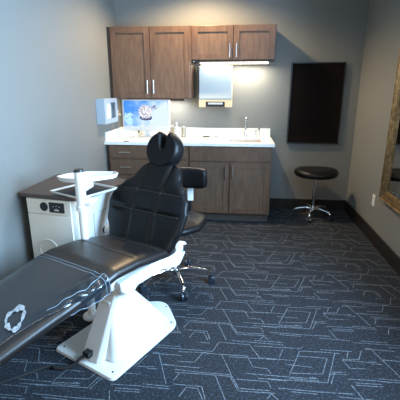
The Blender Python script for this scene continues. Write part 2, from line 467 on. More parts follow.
# counter with a sink cut-out
t = thing('countertop', 'speckled white quartz countertop with backsplash', 'countertop', (0, 0, 0.8825))
zt = 0.0325; cx0, cx1, cy0 = XL + 0.001, 0.934, -0.645
SX0, SX1, SY0, SY1 = 0.44, 0.80, -0.50, -0.20
bm = bmesh.new()
xs = [cx0, SX0, SX1, cx1]; ys = [cy0, SY0, SY1, -0.001]
for i in range(3):
    for j in range(3):
        if i == 1 and j == 1: continue
        box(bm, xs[i], xs[i + 1], ys[j], ys[j + 1], 0, zt)
bmesh.ops.remove_doubles(bm, verts=bm.verts, dist=1e-5)
seen = {}
for f in bm.faces:
    seen.setdefault(tuple(round(v, 4) for v in f.calc_center_median()), []).append(f)
bmesh.ops.delete(bm, geom=[f for fs in seen.values() if len(fs) > 1 for f in fs], context='FACES')
obj('worktop', bm, M['quartz'], t)
bm = bmesh.new(); box(bm, cx0, cx1 - 0.01, -0.021, -0.001, zt + 0.0002, zt + 0.102); obj('backsplash', bm, M['quartz'], t, bevel=0.002)
bm = bmesh.new(); box(bm, cx0, cx0 + 0.02, cy0 + 0.03, -0.0212, zt + 0.0002, zt + 0.102); obj('side_splash', bm, M['quartz'], t, bevel=0.002)
t = thing('sink', 'small rectangular undermount steel sink in the white counter', 'sink', ((SX0 + SX1) / 2, (SY0 + SY1) / 2, 0.8824))
w, d = 0.178, 0.148
bm = bmesh.new()
ring = lambda a, b_, z: [bm.verts.new((x, y, z)) for x, y in ((-a, -b_), (a, -b_), (a, b_), (-a, b_))]
r0 = ring(w + 0.015, d + 0.015, -0.001); r1 = ring(w, d, -0.001); r2 = ring(w - 0.012, d - 0.012, -0.16)
for a, b_ in ((r0, r1), (r1, r2)):
    for i in range(4): bm.faces.new((a[i], a[(i + 1) % 4], b_[(i + 1) % 4], b_[i]))
bm.faces.new(r2)
obj('basin', bm, M['steel'], t, bevel=0.008)
obj('drain', lathe(bmesh.new(), [(0.035, -0.1598), (0.035, -0.156), (0.02, -0.157)]), M['chrome'], t, smooth='auto')
# faucet
t = thing('faucet', 'chrome gooseneck faucet behind the sink', 'faucet', (0.625, -0.095, 0.9152))
bm = lathe(bmesh.new(), [(0.026, 0), (0.026, 0.008), (0.017, 0.014), (0.015, 0.09), (0.011, 0.10)]); obj('body', bm, M['chrome'], t, smooth='auto')
pts = [(0, 0, 0.098)] + [(0, 0, 0.15)] + [(0, -0.055 + 0.055 * math.cos(a), 0.20 + 0.05 * math.sin(a)) for a in [i * PI / 8 for i in range(9)]] + [(0, -0.11, 0.165)]
obj('spout', tube(bmesh.new(), pts, 0.0095, 12), M['chrome'], t, smooth='auto')
obj('lever', tube(bmesh.new(), [(0.014, 0, 0.06), (0.035, -0.005, 0.065), (0.055, -0.012, 0.10)], [0.007, 0.006, 0.004], 8), M['chrome'], t, smooth='auto')
for dx, hgt, lab in ((0.748, 0.085, 'small chrome soap pump right of the faucet'), ):
    t = thing('soap_pump', lab, 'soap pump', (dx, -0.10, 0.9152))
    obj('collar', lathe(bmesh.new(), [(0.02, 0), (0.02, 0.006), (0.010, 0.012), (0.009, 0.055)]), M['chrome'], t, smooth='auto')
    obj('pump_head', tube(bmesh.new(), [(0, 0.004, hgt - 0.028), (0, 0, hgt - 0.01), (0, -0.03, hgt), (0, -0.06, hgt - 0.006)], 0.0065, 8), M['chrome'], t, smooth='auto')
t = thing('filtered_water_tap', 'slim dark-handled tap at the right of the soap pump', 'tap', (0.785, -0.10, 0.9152))
obj('stem', lathe(bmesh.new(), [(0.014, 0), (0.014, 0.005), (0.007, 0.01), (0.006, 0.09)]), M['chrome'], t, smooth='auto')
obj('handle', lathe(bmesh.new(), [(0.009, 0.0902), (0.010, 0.10), (0.008, 0.115)]), M['black'], t, smooth='auto')

# ------------------------------------------------------------------ on the counter
# monitor on the wall above the counter
t = thing('monitor', 'white-framed monitor showing a pale blue picture under the tall wall cabinet', 'monitor', (-0.573, -0.165, 0.9152))
obj('stand_foot', B(-0.11, 0.11, -0.07, 0.09, 0, 0.010), M['white'], t, bevel=0.004)
obj('stand_neck', B(-0.035, 0.035, 0.012, 0.030, 0.0102, 0.30), M['white'], t, bevel=0.003)
fr = obj('frame', B(-0.290, 0.290, -0.020, 0.0118, 0.075, 0.445), M['white'], t, bevel=0.006)
so = obj('screen', B(-0.268, 0.268, -0.0225, -0.0202, -0.15, 0.15), M['screen'], fr); so.location = (0, 0, 0.278)
# keyboard
t = thing('keyboard', 'low white keyboard on the counter in front of the monitor', 'keyboard', (-0.60, -0.42, 0.9152))
obj('base', B(-0.16, 0.16, -0.06, 0.06, 0, 0.012), M['plastic_w'], t, bevel=0.004)
bm = bmesh.new()
for i in range(14):
    for j in range(5): box(bm, -0.150 + i * 0.0216, -0.150 + i * 0.0216 + 0.018, -0.052 + j * 0.0212, -0.052 + j * 0.0212 + 0.0178, 0.0122, 0.0155)
obj('keys', bm, M['white'], t)
# wall plate on the backsplash
t = thing('outlet_plate', 'cream outlet plate on the backsplash below the monitor', 'outlet', (-0.725, -0.0225, 0.962))
obj('plate', B(-0.058, 0.058, -0.005, 0, -0.036, 0.036), M['offwhite'], t, bevel=0.002)
obj('socket', B(0.0, 0.022, -0.0065, -0.0052, -0.012, 0.012), M['black'], t)
# bottle, tin, box beside monitor
t = thing('pump_bottle', 'white pump bottle on the counter beside the tan tin', 'bottle', (-0.197, -0.20, 0.9152))
obj('bottle', lathe(bmesh.new(), [(0.030, 0), (0.033, 0.006), (0.033, 0.11), (0.028, 0.125), (0.012, 0.135), (0.012, 0.145)]), M['plastic_w'], t, smooth='auto')
obj('pump', tube(bmesh.new(), [(0, 0, 0.1455), (0, 0, 0.172), (0, -0.02, 0.178), (0, -0.045, 0.172)], [0.011, 0.011, 0.009, 0.006], 10), M['white'], t, smooth='auto')
t = thing('tin_canister', 'tan metal canister right of the white pump bottle', 'canister', (-0.122, -0.155, 0.9152))
obj('can', lathe(bmesh.new(), [(0.028, 0), (0.029, 0.004), (0.029, 0.115)]), M['tin'], t, smooth='auto')
obj('lid', lathe(bmesh.new(), [(0.030, 0.1152), (0.030, 0.128), (0.026, 0.131)]), M['steel'], t, smooth='auto')
t = thing('tissue_box', 'small pale box on the counter left of the pump bottle', 'box', (-0.272, -0.11, 0.9152))
obj('carton', B(-0.036, 0.036, -0.036, 0.036, 0, 0.112), M['tin'], t, bevel=0.003)
obj('tissue', prism(bmesh.new(), [(-0.02, -0.006), (0.02, -0.004), (0.018, 0.006), (-0.02, 0.004)], 0.1122, 0.14, [(-0.012, -0.012), (0.026, -0.008), (0.02, 0.0), (-0.022, 0.008)]), M['paper'], t)
# two small dark things near the back of the counter
t = thing('dental_mirror_head', 'small dark instrument lying left on the counter below the towel dispenser', 'instrument', (0.155, -0.13, 0.9152), 0.3)
obj('grip', tube(bmesh.new(), [(-0.045, 0, 0.007), (0.03, 0, 0.007)], 0.0065, 8), M['black'], t, smooth='auto')
obj('tip', lathe(bmesh.new(), [(0.014, 0.001), (0.014, 0.010), (0.010, 0.013)], 0.046, 0), M['chrome'], t, smooth='auto')
t = thing('key_ring', 'small dark ring with keys lying on the counter left of the sink', 'keys', (0.235, -0.12, 0.9152))
obj('ring', tube(bmesh.new(), [(0.018 * math.cos(a), 0.018 * math.sin(a), 0.003) for a in [i * PI / 8 for i in range(16)]], 0.0025, 6, closed=True), M['steel'], t, smooth=True)
obj('key', B(0.018, 0.055, -0.008, 0.008, 0.001, 0.006), M['black'], t, bevel=0.001)
obj('key', B(-0.052, -0.018, -0.004, 0.012, 0.001, 0.006), M['steel'], t, bevel=0.001)
t = thing('clip', 'small dark clip at the front edge of the counter above the drawers', 'clip', (-0.70, -0.625, 0.9152), 0.2)
obj('jaw', B(-0.03, 0.03, -0.012, 0.006, 0, 0.006), M['black'], t, bevel=0.002)
obj('spring', tube(bmesh.new(), [(0.0, 0.006, 0.006), (0.014, 0.014, 0.010), (0.028, 0.006, 0.006)], 0.002, 6), M['steel'], t, smooth=True)

# ------------------------------------------------------------------ paper towel dispenser
t = thing('paper_towel_dispenser', 'wall-mounted paper towel dispenser with pale blue cover and tan base', 'dispenser', (0.262, -0.0005, 1.275))
obj('back_plate', B(-0.192, 0.192, -0.05, 0, 0.0, 0.455), M['disp_tan'], t, bevel=0.004)
prof = [(-0.0502, 0.085), (-0.215, 0.085), (-0.222, 0.115), (-0.205, 0.16), (-0.205, 0.42), (-0.190, 0.446), (-0.15, 0.455), (-0.0502, 0.455)]
bm = bmesh.new(); a = [bm.verts.new((-0.19, y, z)) for y, z in prof]; b_ = [bm.verts.new((0.19, y, z)) for y, z in prof]
bm.faces.new(a); bm.faces.new(b_[::-1])
for i in range(len(prof)): bm.faces.new((a[i], b_[i], b_[(i + 1) % len(prof)], a[(i + 1) % len(prof)]))
obj('cover', bm, M['disp_cover'], t, bevel=0.006, smooth='auto')
bm = bmesh.new()
box(bm, -0.19, -0.112, -0.212, -0.0502, 0.0, 0.0845); box(bm, 0.112, 0.19, -0.212, -0.0502, 0.0, 0.0845); box(bm, -0.112, 0.112, -0.212, -0.0502, 0.062, 0.0845)
obj('base', bm, M['disp_tan'], t)
obj('slot', B(-0.111, 0.111, -0.18, -0.0504, 0.004, 0.0615), M['black'], t)
obj('towel_sheet', B(-0.085, 0.085, -0.196, -0.1885, 0.030, 0.0520), M['paper'], t)

# ------------------------------------------------------------------ glove box holder on the left wall
t = thing('glove_box_holder', 'pale blue box holder with a square opening mounted on the left wall', 'holder', (XL + 0.0005, -0.59, 1.118))
H_ = 0.262
bm = bmesh.new()
box(bm, 0, 0.012, -0.22, 0.20, 0, H_)
box(bm, 0.012, 0.084, -0.22, -0.212, 0, H_); box(bm, 0.012, 0.084, 0.192, 0.20, 0, H_)
box(bm, 0.012, 0.084, -0.212, 0.192, 0, 0.008); box(bm, 0.012, 0.084, -0.212, 0.192, H_ - 0.008, H_)
obj('housing', bm, M['box_blue'], t)
bm = bmesh.new()
box(bm, 0.0842, 0.090, -0.22, -0.15, 0, H_); box(bm, 0.0842, 0.090, 0.14, 0.20, 0, H_); box(bm, 0.0842, 0.090, -0.15, 0.14, 0, 0.05); box(bm, 0.0842, 0.090, -0.15, 0.14, H_ - 0.045, H_)
obj('face_frame', bm, M['box_blue'], t)
bm = bmesh.new(); n = 14
prof = [(0.030 + 0.045 * math.sin(PI * i / n), -0.13 + 0.25 * i / n) for i in range(n + 1)]
a = [bm.verts.new((x, y, 0.045)) for x, y in prof]; b_ = [bm.verts.new((x, y, H_ - 0.04)) for x, y in prof]
for i in range(n): bm.faces.new((a[i], a[i + 1], b_[i + 1], b_[i]))
bm.faces.new(a); bm.faces.new(b_[::-1])
obj('roll', bm, M['plastic_w'], t, smooth='auto')
obj('side_knob', tube(bmesh.new(), [(0.06, 0.2002, 0.11), (0.06, 0.235, 0.11)], 0.028, 12), M['plastic_w'], t, smooth='auto')
obj('knob_stem', tube(bmesh.new(), [(0.085, 0.225, 0.075), (0.115, 0.225, 0.075)], 0.012, 10), M['disp_tan'], t, smooth='auto')

# ------------------------------------------------------------------ black wall panel, mirror, outlet
t = thing('wall_panel', 'large matte black panel hanging on the back wall above the round stool', 'wall panel', (1.432, -0.0005, 0.842))
obj('board', B(-0.303, 0.303, -0.028, 0, 0, 0.93), M['felt'], t, bevel=0.004)
obj('edge_frame', (lambda bm: (box(bm, -0.303, 0.303, -0.034, -0.0285, 0, 0.012), box(bm, -0.303, 0.303, -0.034, -0.0285, 0.918, 0.93), box(bm, -0.303, -0.291, -0.034, -0.0285, 0.0122, 0.9178), box(bm, 0.291, 0.303, -0.034, -0.0285, 0.0122, 0.9178), bm)[-1])(bmesh.new()), M['black'], t)

MY1, MY0, MZ0, MZ1 = -1.185, -2.25, 0.50, 2.05
t = thing('wall_mirror', 'large mirror in a ribbed gilt frame on the right wall', 'mirror', (XR - 0.0005, (MY0 + MY1) / 2, MZ0))
hy = (MY1 - MY0) / 2; hh = MZ1 - MZ0
prof = [(0.0, 0.0), (-0.045, 0.0), (-0.052, 0.008), (-0.045, 0.018), (-0.040, 0.022), (-0.046, 0.030), (-0.042, 0.042), (-0.035, 0.046), (-0.038, 0.055), (-0.034, 0.066), (-0.026, 0.070), (-0.028, 0.080), (-0.018, 0.090), (0.0, 0.090)]
bm = bmesh.new(); rings = []
for x, i_ in prof:
    rings.append([bm.verts.new((x, y, z)) for y, z in ((-hy + i_, i_), (hy - i_, i_), (hy - i_, hh - i_), (-hy + i_, hh - i_))])
rings.append(rings[0])
for a, b_ in zip(rings, rings[1:]):
    for i in range(4): bm.faces.new((a[i], a[(i + 1) % 4], b_[(i + 1) % 4], b_[i]))
obj('frame', bm, M['gold'], t)
obj('mirror_glass', B(-0.014, -0.001, -hy + 0.0905, hy - 0.0905, 0.0905, hh - 0.0905), M['mirror'], t)

t = thing('wall_outlet', 'white wall outlet low on the right wall beside the mirror', 'outlet', (XR - 0.0003, -0.937, 0.352))
obj('cover_plate', B(-0.006, 0, -0.036, 0.036, 0, 0.116), M['plastic_w'], t, bevel=0.002)
for z in (0.022, 0.066):
    s = obj('socket', B(-0.0085, -0.0062, -0.016, 0.016, z, z + 0.028), M['plastic_w'], t, bevel=0.001)
    bm = bmesh.new(); box(bm, -0.009, -0.0086, -0.008, -0.005, z + 0.01, z + 0.02); box(bm, -0.009, -0.0086, 0.005, 0.008, z + 0.01, z + 0.02); obj('slots', bm, M['black'], s)


# ------------------------------------------------------------------ stools
def star_base(t, r, angles, hub_z, caster_r, arm_mat, hub_r=0.03):
    obj('hub', lathe(bmesh.new(), [(hub_r * 0.8, hub_z - 0.045), (hub_r, hub_z - 0.035), (hub_r, hub_z + 0.005), (hub_r * 0.7, hub_z + 0.025)]), arm_mat, t, smooth='auto')
    for a in angles:
        a = math.radians(a); d = Vector((math.cos(a), math.sin(a), 0))
        pts = [d * (hub_r * 0.8) + Vector((0, 0, hub_z - 0.01)), d * (r * 0.35) + Vector((0, 0, hub_z + 0.002)), d * (r * 0.7) + Vector((0, 0, hub_z - 0.008)), d * (r * 0.95) + Vector((0, 0, hub_z - 0.025)), d * r + Vector((0, 0, 2 * caster_r + 0.012))]
        L_ = obj('base_leg', tube(bmesh.new(), smooth_path(pts, 4), [0.017 - 0.006 * i / 16 for i in range(17)], 10, flat=0.7), arm_mat, t, smooth='auto')
        cs = bmesh.new(); pd = Vector((-d.y, d.x, 0))
        for s in (-1, 1):
            c0 = d * r + Vector((0, 0, caster_r + 0.001)); tube(cs, [c0 + pd * s * 0.004, c0 + pd * s * 0.008, c0 + pd * s * 0.022, c0 + pd * s * 0.026], [caster_r * 0.9, caster_r, caster_r, caster_r * 0.85], 14)
        tube(cs, [d * r + Vector((0, 0, caster_r * 1.2)), d * r + Vector((0, 0, 2 * caster_r + 0.016))], 0.008, 8)
        obj('caster', cs, M['caster'], L_, smooth='auto')


# round black stool by the back wall
t = thing('round_stool', 'round black padded stool on a chrome wheeled base under the black wall panel', 'stool', (1.455, -0.30, 0))
star_base(t, 0.225, [178, 250, 322, 34, 106], 0.115, 0.022, M['chrome'], 0.026)
obj('gas_lift', lathe(bmesh.new(), [(0.022, 0.125), (0.022, 0.33), (0.013, 0.332), (0.013, 0.49)]), M['chrome'], t, smooth='auto')
obj('seat_plate', lathe(bmesh.new(), [(0.03, 0.485), (0.10, 0.492), (0.10, 0.4995)]), M['black'], t, smooth='auto')
bm = bmesh.new(); n = 40; rings = []
for r, z in [(0.05, 0.50), (0.19, 0.50), (0.222, 0.508), (0.240, 0.530), (0.240, 0.553), (0.222, 0.577), (0.19, 0.588), (0.12, 0.586), (0.05, 0.580), (0.01, 0.579)]:
    ring_ = []
    for i in range(n):
        a = 2 * PI * i / n; rr = r * (1 + 0.035 * math.cos(2 * a)); zz = z + (0.010 * math.cos(2 * a) * (r / 0.24) ** 2 if z > 0.53 else 0)
        ring_.append(bm.verts.new((rr * math.cos(a), rr * math.sin(a), zz)))
    rings.append(ring_)
for a, b_ in zip(rings, rings[1:]):
    for i in range(n): bm.faces.new((a[i], a[(i + 1) % n], b_[(i + 1) % n], b_[i]))
bm.faces.new(rings[0][::-1]); bm.faces.new(rings[-1])
obj('seat', bm, M['leather'], t, smooth=True)


# ------------------------------------------------------------------ padded upholstery
def pad(width, spine, thick, nv=60, nu=40, q=7.0, p=4.0, seams_v=(), seams_u=(), groove=0.006, xc=0.0, off=0.0, vr=(0, 1), ur=(-1, 1), both=True, back=1.0, seam_vr=(0, 1), xedge=None):
    """a cushion: spine [(v,(y,z))], width [(v,halfwidth)], thick at centre; returns bmesh and a surface function"""
    sy = [(v, a[0]) for v, a in spine]; sz = [(v, a[1]) for v, a in spine]

    def surf(a, v, side=1, extra=0.0):
        xc_ = lerp(xc, v) if isinstance(xc, list) else xc
        y, z = lerp(sy, v), lerp(sz, v); e = 0.01
        ty = lerp(sy, min(v + e, 1)) - lerp(sy, max(v - e, 0)); tz = lerp(sz, min(v + e, 1)) - lerp(sz, max(v - e, 0)); l = math.hypot(ty, tz)
        ny, nz_ = -tz / l, ty / l
        ev = max(0.0, 1 - abs(2 * v - 1) ** q) ** (1 / 2.4) if q else 1.0
        wv = lerp(width, v) * (max(0.0, 1 - abs(2 * v - 1) ** (q * 1.0)) ** (1 / 3.5) if q else 1.0)
        h = thick / 2 * max(0.0, 1 - abs(a) ** p) ** (1 / 2.2) * ev
        if side > 0:
            g = 0.0
            if seam_vr[0] - 0.02 < v < seam_vr[1] + 0.02:
                for s in seams_v: g = max(g, math.exp(-((v - s) / seam_w) ** 2))
                for s in seams_u: g = max(g, math.exp(-((a * wv - s) / 0.016) ** 2))
            h -= groove * g * max(0.0, min(1.0, (0.93 - abs(a)) * 5))
            h += groove * 0.5
        else: h *= back
        h = (h + off + extra)
        return Vector((xc_ + a * (wv + off * 0.8), y + side * h * ny, z + side * h * nz_))
    L_ = sum(math.hypot(spine[i + 1][1][0] - spine[i][1][0], spine[i + 1][1][1] - spine[i][1][1]) for i in range(len(spine) - 1))
    seam_w = 0.016 / L_
    bm = bmesh.new()
    if both:
        vs_ = [0.5 - 0.5 * math.cos(PI * i / nv) for i in range(nv + 1)]; vs_ = [0.35 * x + 0.65 * i / nv for i, x in enumerate(vs_)]; vs_[0] = 0.0006; vs_[-1] = 0.9994
        us = [math.sin(-PI / 2 + PI * i / nu) for i in range(nu + 1)]; us = [0.6 * x + 0.4 * (-1 + 2 * i / nu) for i, x in enumerate(us)]
        rows = []
        for v in vs_:
            top = [bm.verts.new(surf(a, v, 1)) for a in us]; bot = [bm.verts.new(surf(a, v, -1)) for a in us[1:-1]]
            rows.append(top + bot[::-1])
        for a, b_ in zip(rows, rows[1:]):
            n = len(a)
            for i in range(n): bm.faces.new((a[i], a[(i + 1) % n], b_[(i + 1) % n], b_[i]))
        bm.faces.new(rows[0][::-1]); bm.faces.new(rows[-1])
    else:
        rows = [[bm.verts.new(surf(ur[0] + (ur[1] - ur[0]) * i / nu, vr[0] + (vr[1] - vr[0]) * j / nv, 1)) for i in range(nu + 1)] for j in range(nv + 1)]
        for a, b_ in zip(rows, rows[1:]):
            for i in range(nu): bm.faces.new((a[i], a[i + 1], b_[i + 1], b_[i]))
    return bm, surf, (lambda v: lerp(width, v))


# ------------------------------------------------------------------ operator stool behind the treatment chair
t = thing('operator_stool', 'black operator stool with curved support arm and five-star chrome base behind the treatment chair', 'stool', (0.09, -2.05, 0))
star_base(t, 0.285, [4, -68, -142, 149, 78], 0.125, 0.029, M['chrome'], 0.034)
obj('gas_lift', lathe(bmesh.new(), [(0.026, 0.14), (0.026, 0.32), (0.015, 0.322), (0.015, 0.44)]), M['black'], t, smooth='auto')
obj('seat_plate', B(-0.09, 0.09, -0.09, 0.09, 0.4402, 0.4595), M['black'], t, bevel=0.006)
bm, sf, _ = pad([(0, 0.19), (0.5, 0.235), (1, 0.19)], [(0, (-0.23, 0.507)), (0.5, (0.0, 0.497)), (1, (0.23, 0.507))], 0.085, nv=30, nu=26, q=4.5, p=4.5, groove=0.0)
o = obj('seat', bm, M['leather'], t, smooth=True); o.rotation_euler = (0, 0, math.radians(-26))
bm = bmesh.new()
tube(bm, smooth_path([(0.0, 0.05, 0.452), (0.02, 0.2, 0.45), (0.075, 0.27, 0.49), (0.085, 0.275, 0.60)], 6), 0.012, 10)
obj('arm_post', bm, M['black'], t, smooth='auto')
obj('arm_bracket', B(0.062, 0.108, 0.262, 0.288, 0.6005, 0.72), M['plastic_w'], t, bevel=0.004)
bm = bmesh.new(); n = 26; rows = []
for i in range(n + 1):   # curved body-support arm
    f_ = i / n; x = -0.115 + 0.345 * f_; y = 0.24 - 0.05 * (2 * f_ - 1) ** 2
    e = max(0.0, 1 - abs(2 * f_ - 1) ** 7) ** (1 / 2.6)
    dx = 1.0; dy = -0.05 * 4 * (2 * f_ - 1) / 0.345; l = math.hypot(dx, dy); nx, ny = -dy / l, dx / l
    rows.append([bm.verts.new((x + nx * 0.032 * e * max(-1, min(1, 1.15 * math.cos(a))), y + ny * 0.032 * e * max(-1, min(1, 1.15 * math.cos(a))), 0.800 + 0.080 * (0.25 + 0.75 * e) * max(-1, min(1, 1.25 * math.sin(a))))) for a in [2 * PI * k / 20 for k in range(20)]])
for a, b_ in zip(rows, rows[1:]):
    for k in range(20): bm.faces.new((a[k], a[(k + 1) % 20], b_[(k + 1) % 20], b_[k]))
bm.faces.new(rows[0][::-1]); bm.faces.new(rows[-1])
obj('support_arm', bm, M['leather'], t, smooth=True)

# ------------------------------------------------------------------ treatment chair
ch = thing('treatment_chair', 'black leather dental treatment chair on a white enamel lift base', 'dental chair', (-0.160, -2.648, 0), math.radians(-26.04))
# floor plate
corner = lambda cx, cy, r, a0, a1, n=6: [(cx + r * math.cos(math.radians(a0 + (a1 - a0) * i / n)), cy + r * math.sin(math.radians(a0 + (a1 - a0) * i / n))) for i in range(n + 1)]
pl = corner(-0.135, -0.375, 0.03, 180, 270) + corner(0.285, -0.375, 0.03, 270, 360) + corner(0.19, 0.12, 0.125, 0, 60) + corner(0.08, 0.24, 0.10, 50, 130) + corner(-0.04, 0.12, 0.125, 120, 180)
plate = obj('floor_plate', prism(bmesh.new(), pl, 0.0, 0.016, [(x * 0.985 + 0.001, y * 0.985) for x, y in pl]), M['white'], ch, bevel=0.003, smooth='auto')
for x, y in ((-0.125, -0.36), (0.27, -0.36), (0.27, 0.17), (0.13, 0.30)):
    obj('bolt_hole', lathe(bmesh.new(), [(0.006, 0.0162), (0.006, 0.0175)], x, y, 12), M['black'], plate)
# conical cover over the lift
bot = corner(0.035, -0.27, 0.04, 180, 270, 4) + corner(0.20, -0.27, 0.045, 270, 360, 4) + corner(0.17, 0.14, 0.075, 0, 90, 5) + corner(0.07, 0.14, 0.075, 90, 180, 5)
top_ = corner(0.09, -0.22, 0.02, 180, 270, 4) + corner(0.145, -0.22, 0.02, 270, 360, 4) + corner(0.145, -0.08, 0.03, 0, 90, 5) + corner(0.09, -0.08, 0.03, 90, 180, 5)
bm = bmesh.new(); prism(bm, bot, 0.0163, 0.34, top_)
obj('lift_cover', bm, M['white'], ch, bevel=0.008, seg=3, smooth='auto')
# slanted front column
bm = bmesh.new()
cs0 = [(0.035, -0.378), (0.150, -0.368), (0.172, -0.345), (0.172, -0.26), (0.035, -0.26)]
cs1 = [(0.085, -0.195), (0.175, -0.195), (0.190, -0.178), (0.190, -0.08), (0.085, -0.08)]
prism(bm, cs0, 0.0163, 0.43, cs1)
obj('lift_column', bm, M['white'], ch, bevel=0.006, seg=3, smooth='auto')
bm = bmesh.new(); box(bm, 0.070, 0.115, -0.388, -0.350, 0.045, 0.080); sk = obj('power_inlet', bm, M['black'], ch, bevel=0.003)
# upper frame under the seat, and side arm
obj('seat_frame', prism(bmesh.new(), [(-0.20, -0.26), (0.20, -0.26), (0.20, 0.30), (-0.20, 0.30)], 0.425, 0.478), M['white'], ch, bevel=0.01)


def side_plate(poly, x0, x1):
    bm = bmesh.new(); a = [bm.verts.new((x0, y, z)) for y, z in poly]; b_ = [bm.verts.new((x1, y, z)) for y, z in poly]
    bm.faces.new(a); bm.faces.new(b_[::-1])
    for i in range(len(poly)): bm.faces.new((a[i], b_[i], b_[(i + 1) % len(poly)], a[(i + 1) % len(poly)]))
    return bm


arm = [(-0.235, 0.475), (-0.232, 0.425), (-0.200, 0.395), (-0.130, 0.378), (-0.100, 0.405), (0.14, 0.402), (0.27, 0.362), (0.315, 0.362), (0.375, 0.42), (0.400, 0.485), (0.380, 0.505), (0.325, 0.498), (0.275, 0.458), (0.20, 0.470), (0.05, 0.482)]
obj('side_arm', side_plate(arm, 0.195, 0.245), M['white'], ch, bevel=0.010, seg=3, smooth='auto')
obj('side_arm', side_plate([(y, z) for y, z in arm if y > -0.11], -0.285, -0.235), M['white'], ch, bevel=0.010, seg=3, smooth='auto')
obj('pivot_cap', tube(bmesh.new(), [(0.2452, 0.358, 0.470), (0.256, 0.358, 0.470)], 0.024, 18), M['chrome'], ch, smooth='auto')
obj('pivot_cap', tube(bmesh.new(), [(-0.3452, 0.24, 0.515), (-0.270, 0.27, 0.515)], [0.032, 0.034], 18), M['white'], ch, smooth='auto')
obj('pivot_ring', tube(bmesh.new(), [(-0.3455, 0.24, 0.515), (-0.352, 0.24, 0.515)], 0.028, 18), M['black'], ch, smooth='auto')
obj('pivot_link', B(-0.305, -0.15, 0.25, 0.30, 0.485, 0.51), M['white'], ch, bevel=0.006)

# seat and leg rest: one long cushion
Y0, Y1 = -1.13, 0.34
def V(y): return (y - Y0) / (Y1 - Y0)
TH = 0.088
tops = [(-1.13, 0.445), (-0.95, 0.470), (-0.61, 0.525), (-0.42, 0.560), (-0.27, 0.588), (-0.10, 0.580), (0.10, 0.545), (0.22, 0.520), (0.34, 0.505)]
spine = [(V(y), (y, z - TH / 2)) for y, z in tops]
width = [(0, 0.225), (V(-0.9), 0.246), (V(-0.3), 0.282), (V(0.0), 0.275), (1, 0.255)]
SV = [V(-0.10), V(0.13)]; SU = [-0.10, 0.10]
seat_bm, seat_f, seat_w = pad(width, spine, TH, nv=150, nu=48, q=26, p=5, seams_v=SV, seams_u=(), groove=0.005, xc=-0.015)
seat = obj('seat_cushion', seat_bm, M['leather_seat'], ch, smooth=True)


def stitch(surf, pts, parent):
    bm = bmesh.new(); tube(bm, [surf(a, v, 1, 0.0012) for a, v in pts], 0.0016, 6)
    return bm


bm = bmesh.new()
for s in SV: tube(bm, [seat_f(-0.86 + 1.72 * i / 30, s, 1, 0.001) for i in range(31)], 0.0013, 6)
so = obj('stitching', bm, M['thread'], seat, smooth=True)

# backrest
nb = Vector((0, -0.9, 0.42))
bsp = [(0, (0.19, 0.455)), (0.25, (0.245, 0.585)), (0.55, (0.315, 0.735)), (0.8, (0.39, 0.865)), (1, (0.475, 0.985))]
bw = [(0, 0.245), (0.12, 0.275), (0.35, 0.318), (0.50, 0.330), (0.64, 0.318), (0.75, 0.255), (0.87, 0.190), (1, 0.152)]
SBV = [0.45, 0.69]
back_bm, back_f, back_w = pad(bw, bsp, 0.085, nv=110, nu=60, q=12, p=5, seams_v=SBV, seams_u=(-0.10, 0.10), groove=0.015, xc=[(0, 0.0), (0.35, -0.012), (0.62, -0.018), (0.86, 0.005), (1, 0.015)], seam_vr=(0.0, 1.0))
back = obj('backrest', back_bm, M['leather'], ch, smooth=True)
bm = bmesh.new()
def a_at(x, v):
    w_ = back_w(v) * (max(0.0, 1 - abs(2 * v - 1) ** 12) ** (1 / 3.5)); return x / w_
for s in SBV: tube(bm, [back_f(-0.88 + 1.76 * i / 40, s, 1, 0.0012) for i in range(41)], 0.0015, 6)
for x in (-0.10, 0.10): tube(bm, [back_f(a_at(x, v), v, 1, 0.0012) for v in [0.06 + 0.86 * i / 50 for i in range(51)]], 0.0015, 6)
obj('stitching', bm, M['thread'], back, smooth=True)
# backrest shell
sh_bm, _, _ = pad([(v, w_ * 0.80) for v, w_ in bw], [(v, (y + 0.040, z - 0.018)) for v, (y, z) in bsp], 0.045, nv=40, nu=30, q=10, p=6, groove=0.0, xc=-0.015)
obj('back_shell', sh_bm, M['white'], ch, smooth=True)
# headrest: horseshoe pad on a bracket
def outline():
    pts = []
    for i in range(61):   # outer arc from right lobe round the bottom to left lobe
        a = math.radians(62 - 304 * i / 60); pts.append((0.132 * math.cos(a), 0.126 * math.sin(a)))
    pts += [(-0.050, 0.122), (-0.034, 0.115), (-0.024, 0.098), (-0.019, 0.070), (-0.015, 0.040), (-0.011, 0.015), (0.0, 0.002), (0.011, 0.015), (0.015, 0.040), (0.019, 0.070), (0.024, 0.098), (0.034, 0.115), (0.050, 0.122)]
    return pts
ol = outline()
bm = bmesh.new()
n = len(ol)
# rounded slab: rings shrinking towards the faces
def offset(ol, d):
    r = []
    for i in range(n):
        p0, p1, p2 = Vector(ol[i - 1]), Vector(ol[i]), Vector(ol[(i + 1) % n]); t_ = (p2 - p0).normalized(); nrm = Vector((-t_.y, t_.x))
        r.append(p1 - nrm * d)
    return r
HT = 0.052
prof = [(0.024, -1.0), (0.012, -0.93), (0.004, -0.70), (0.0, -0.35), (0.0, 0.30), (0.003, 0.60), (0.010, 0.86), (0.020, 1.0)]
rings = []
for d, h in prof:
    dd = d * 0.8
    rings.append([bm.verts.new((p.x, p.y, HT * h)) for p in offset(ol, dd)])
for a, b_ in zip(rings, rings[1:]):
    for i in range(n): bm.faces.new((a[i], a[(i + 1) % n], b_[(i + 1) % n], b_[i]))
bm.faces.new(rings[0][::-1]); bm.faces.new(rings[-1])
bmesh.ops.triangulate(bm, faces=[f for f in bm.faces if len(f.verts) > 4])
for v_ in bm.verts:
    if v_.co.z > 0.03: v_.co.z -= 0.012 * max(0, 1 - (v_.co.x / 0.09) ** 2) * max(0, 1 - ((v_.co.y + 0.02) / 0.1) ** 2)
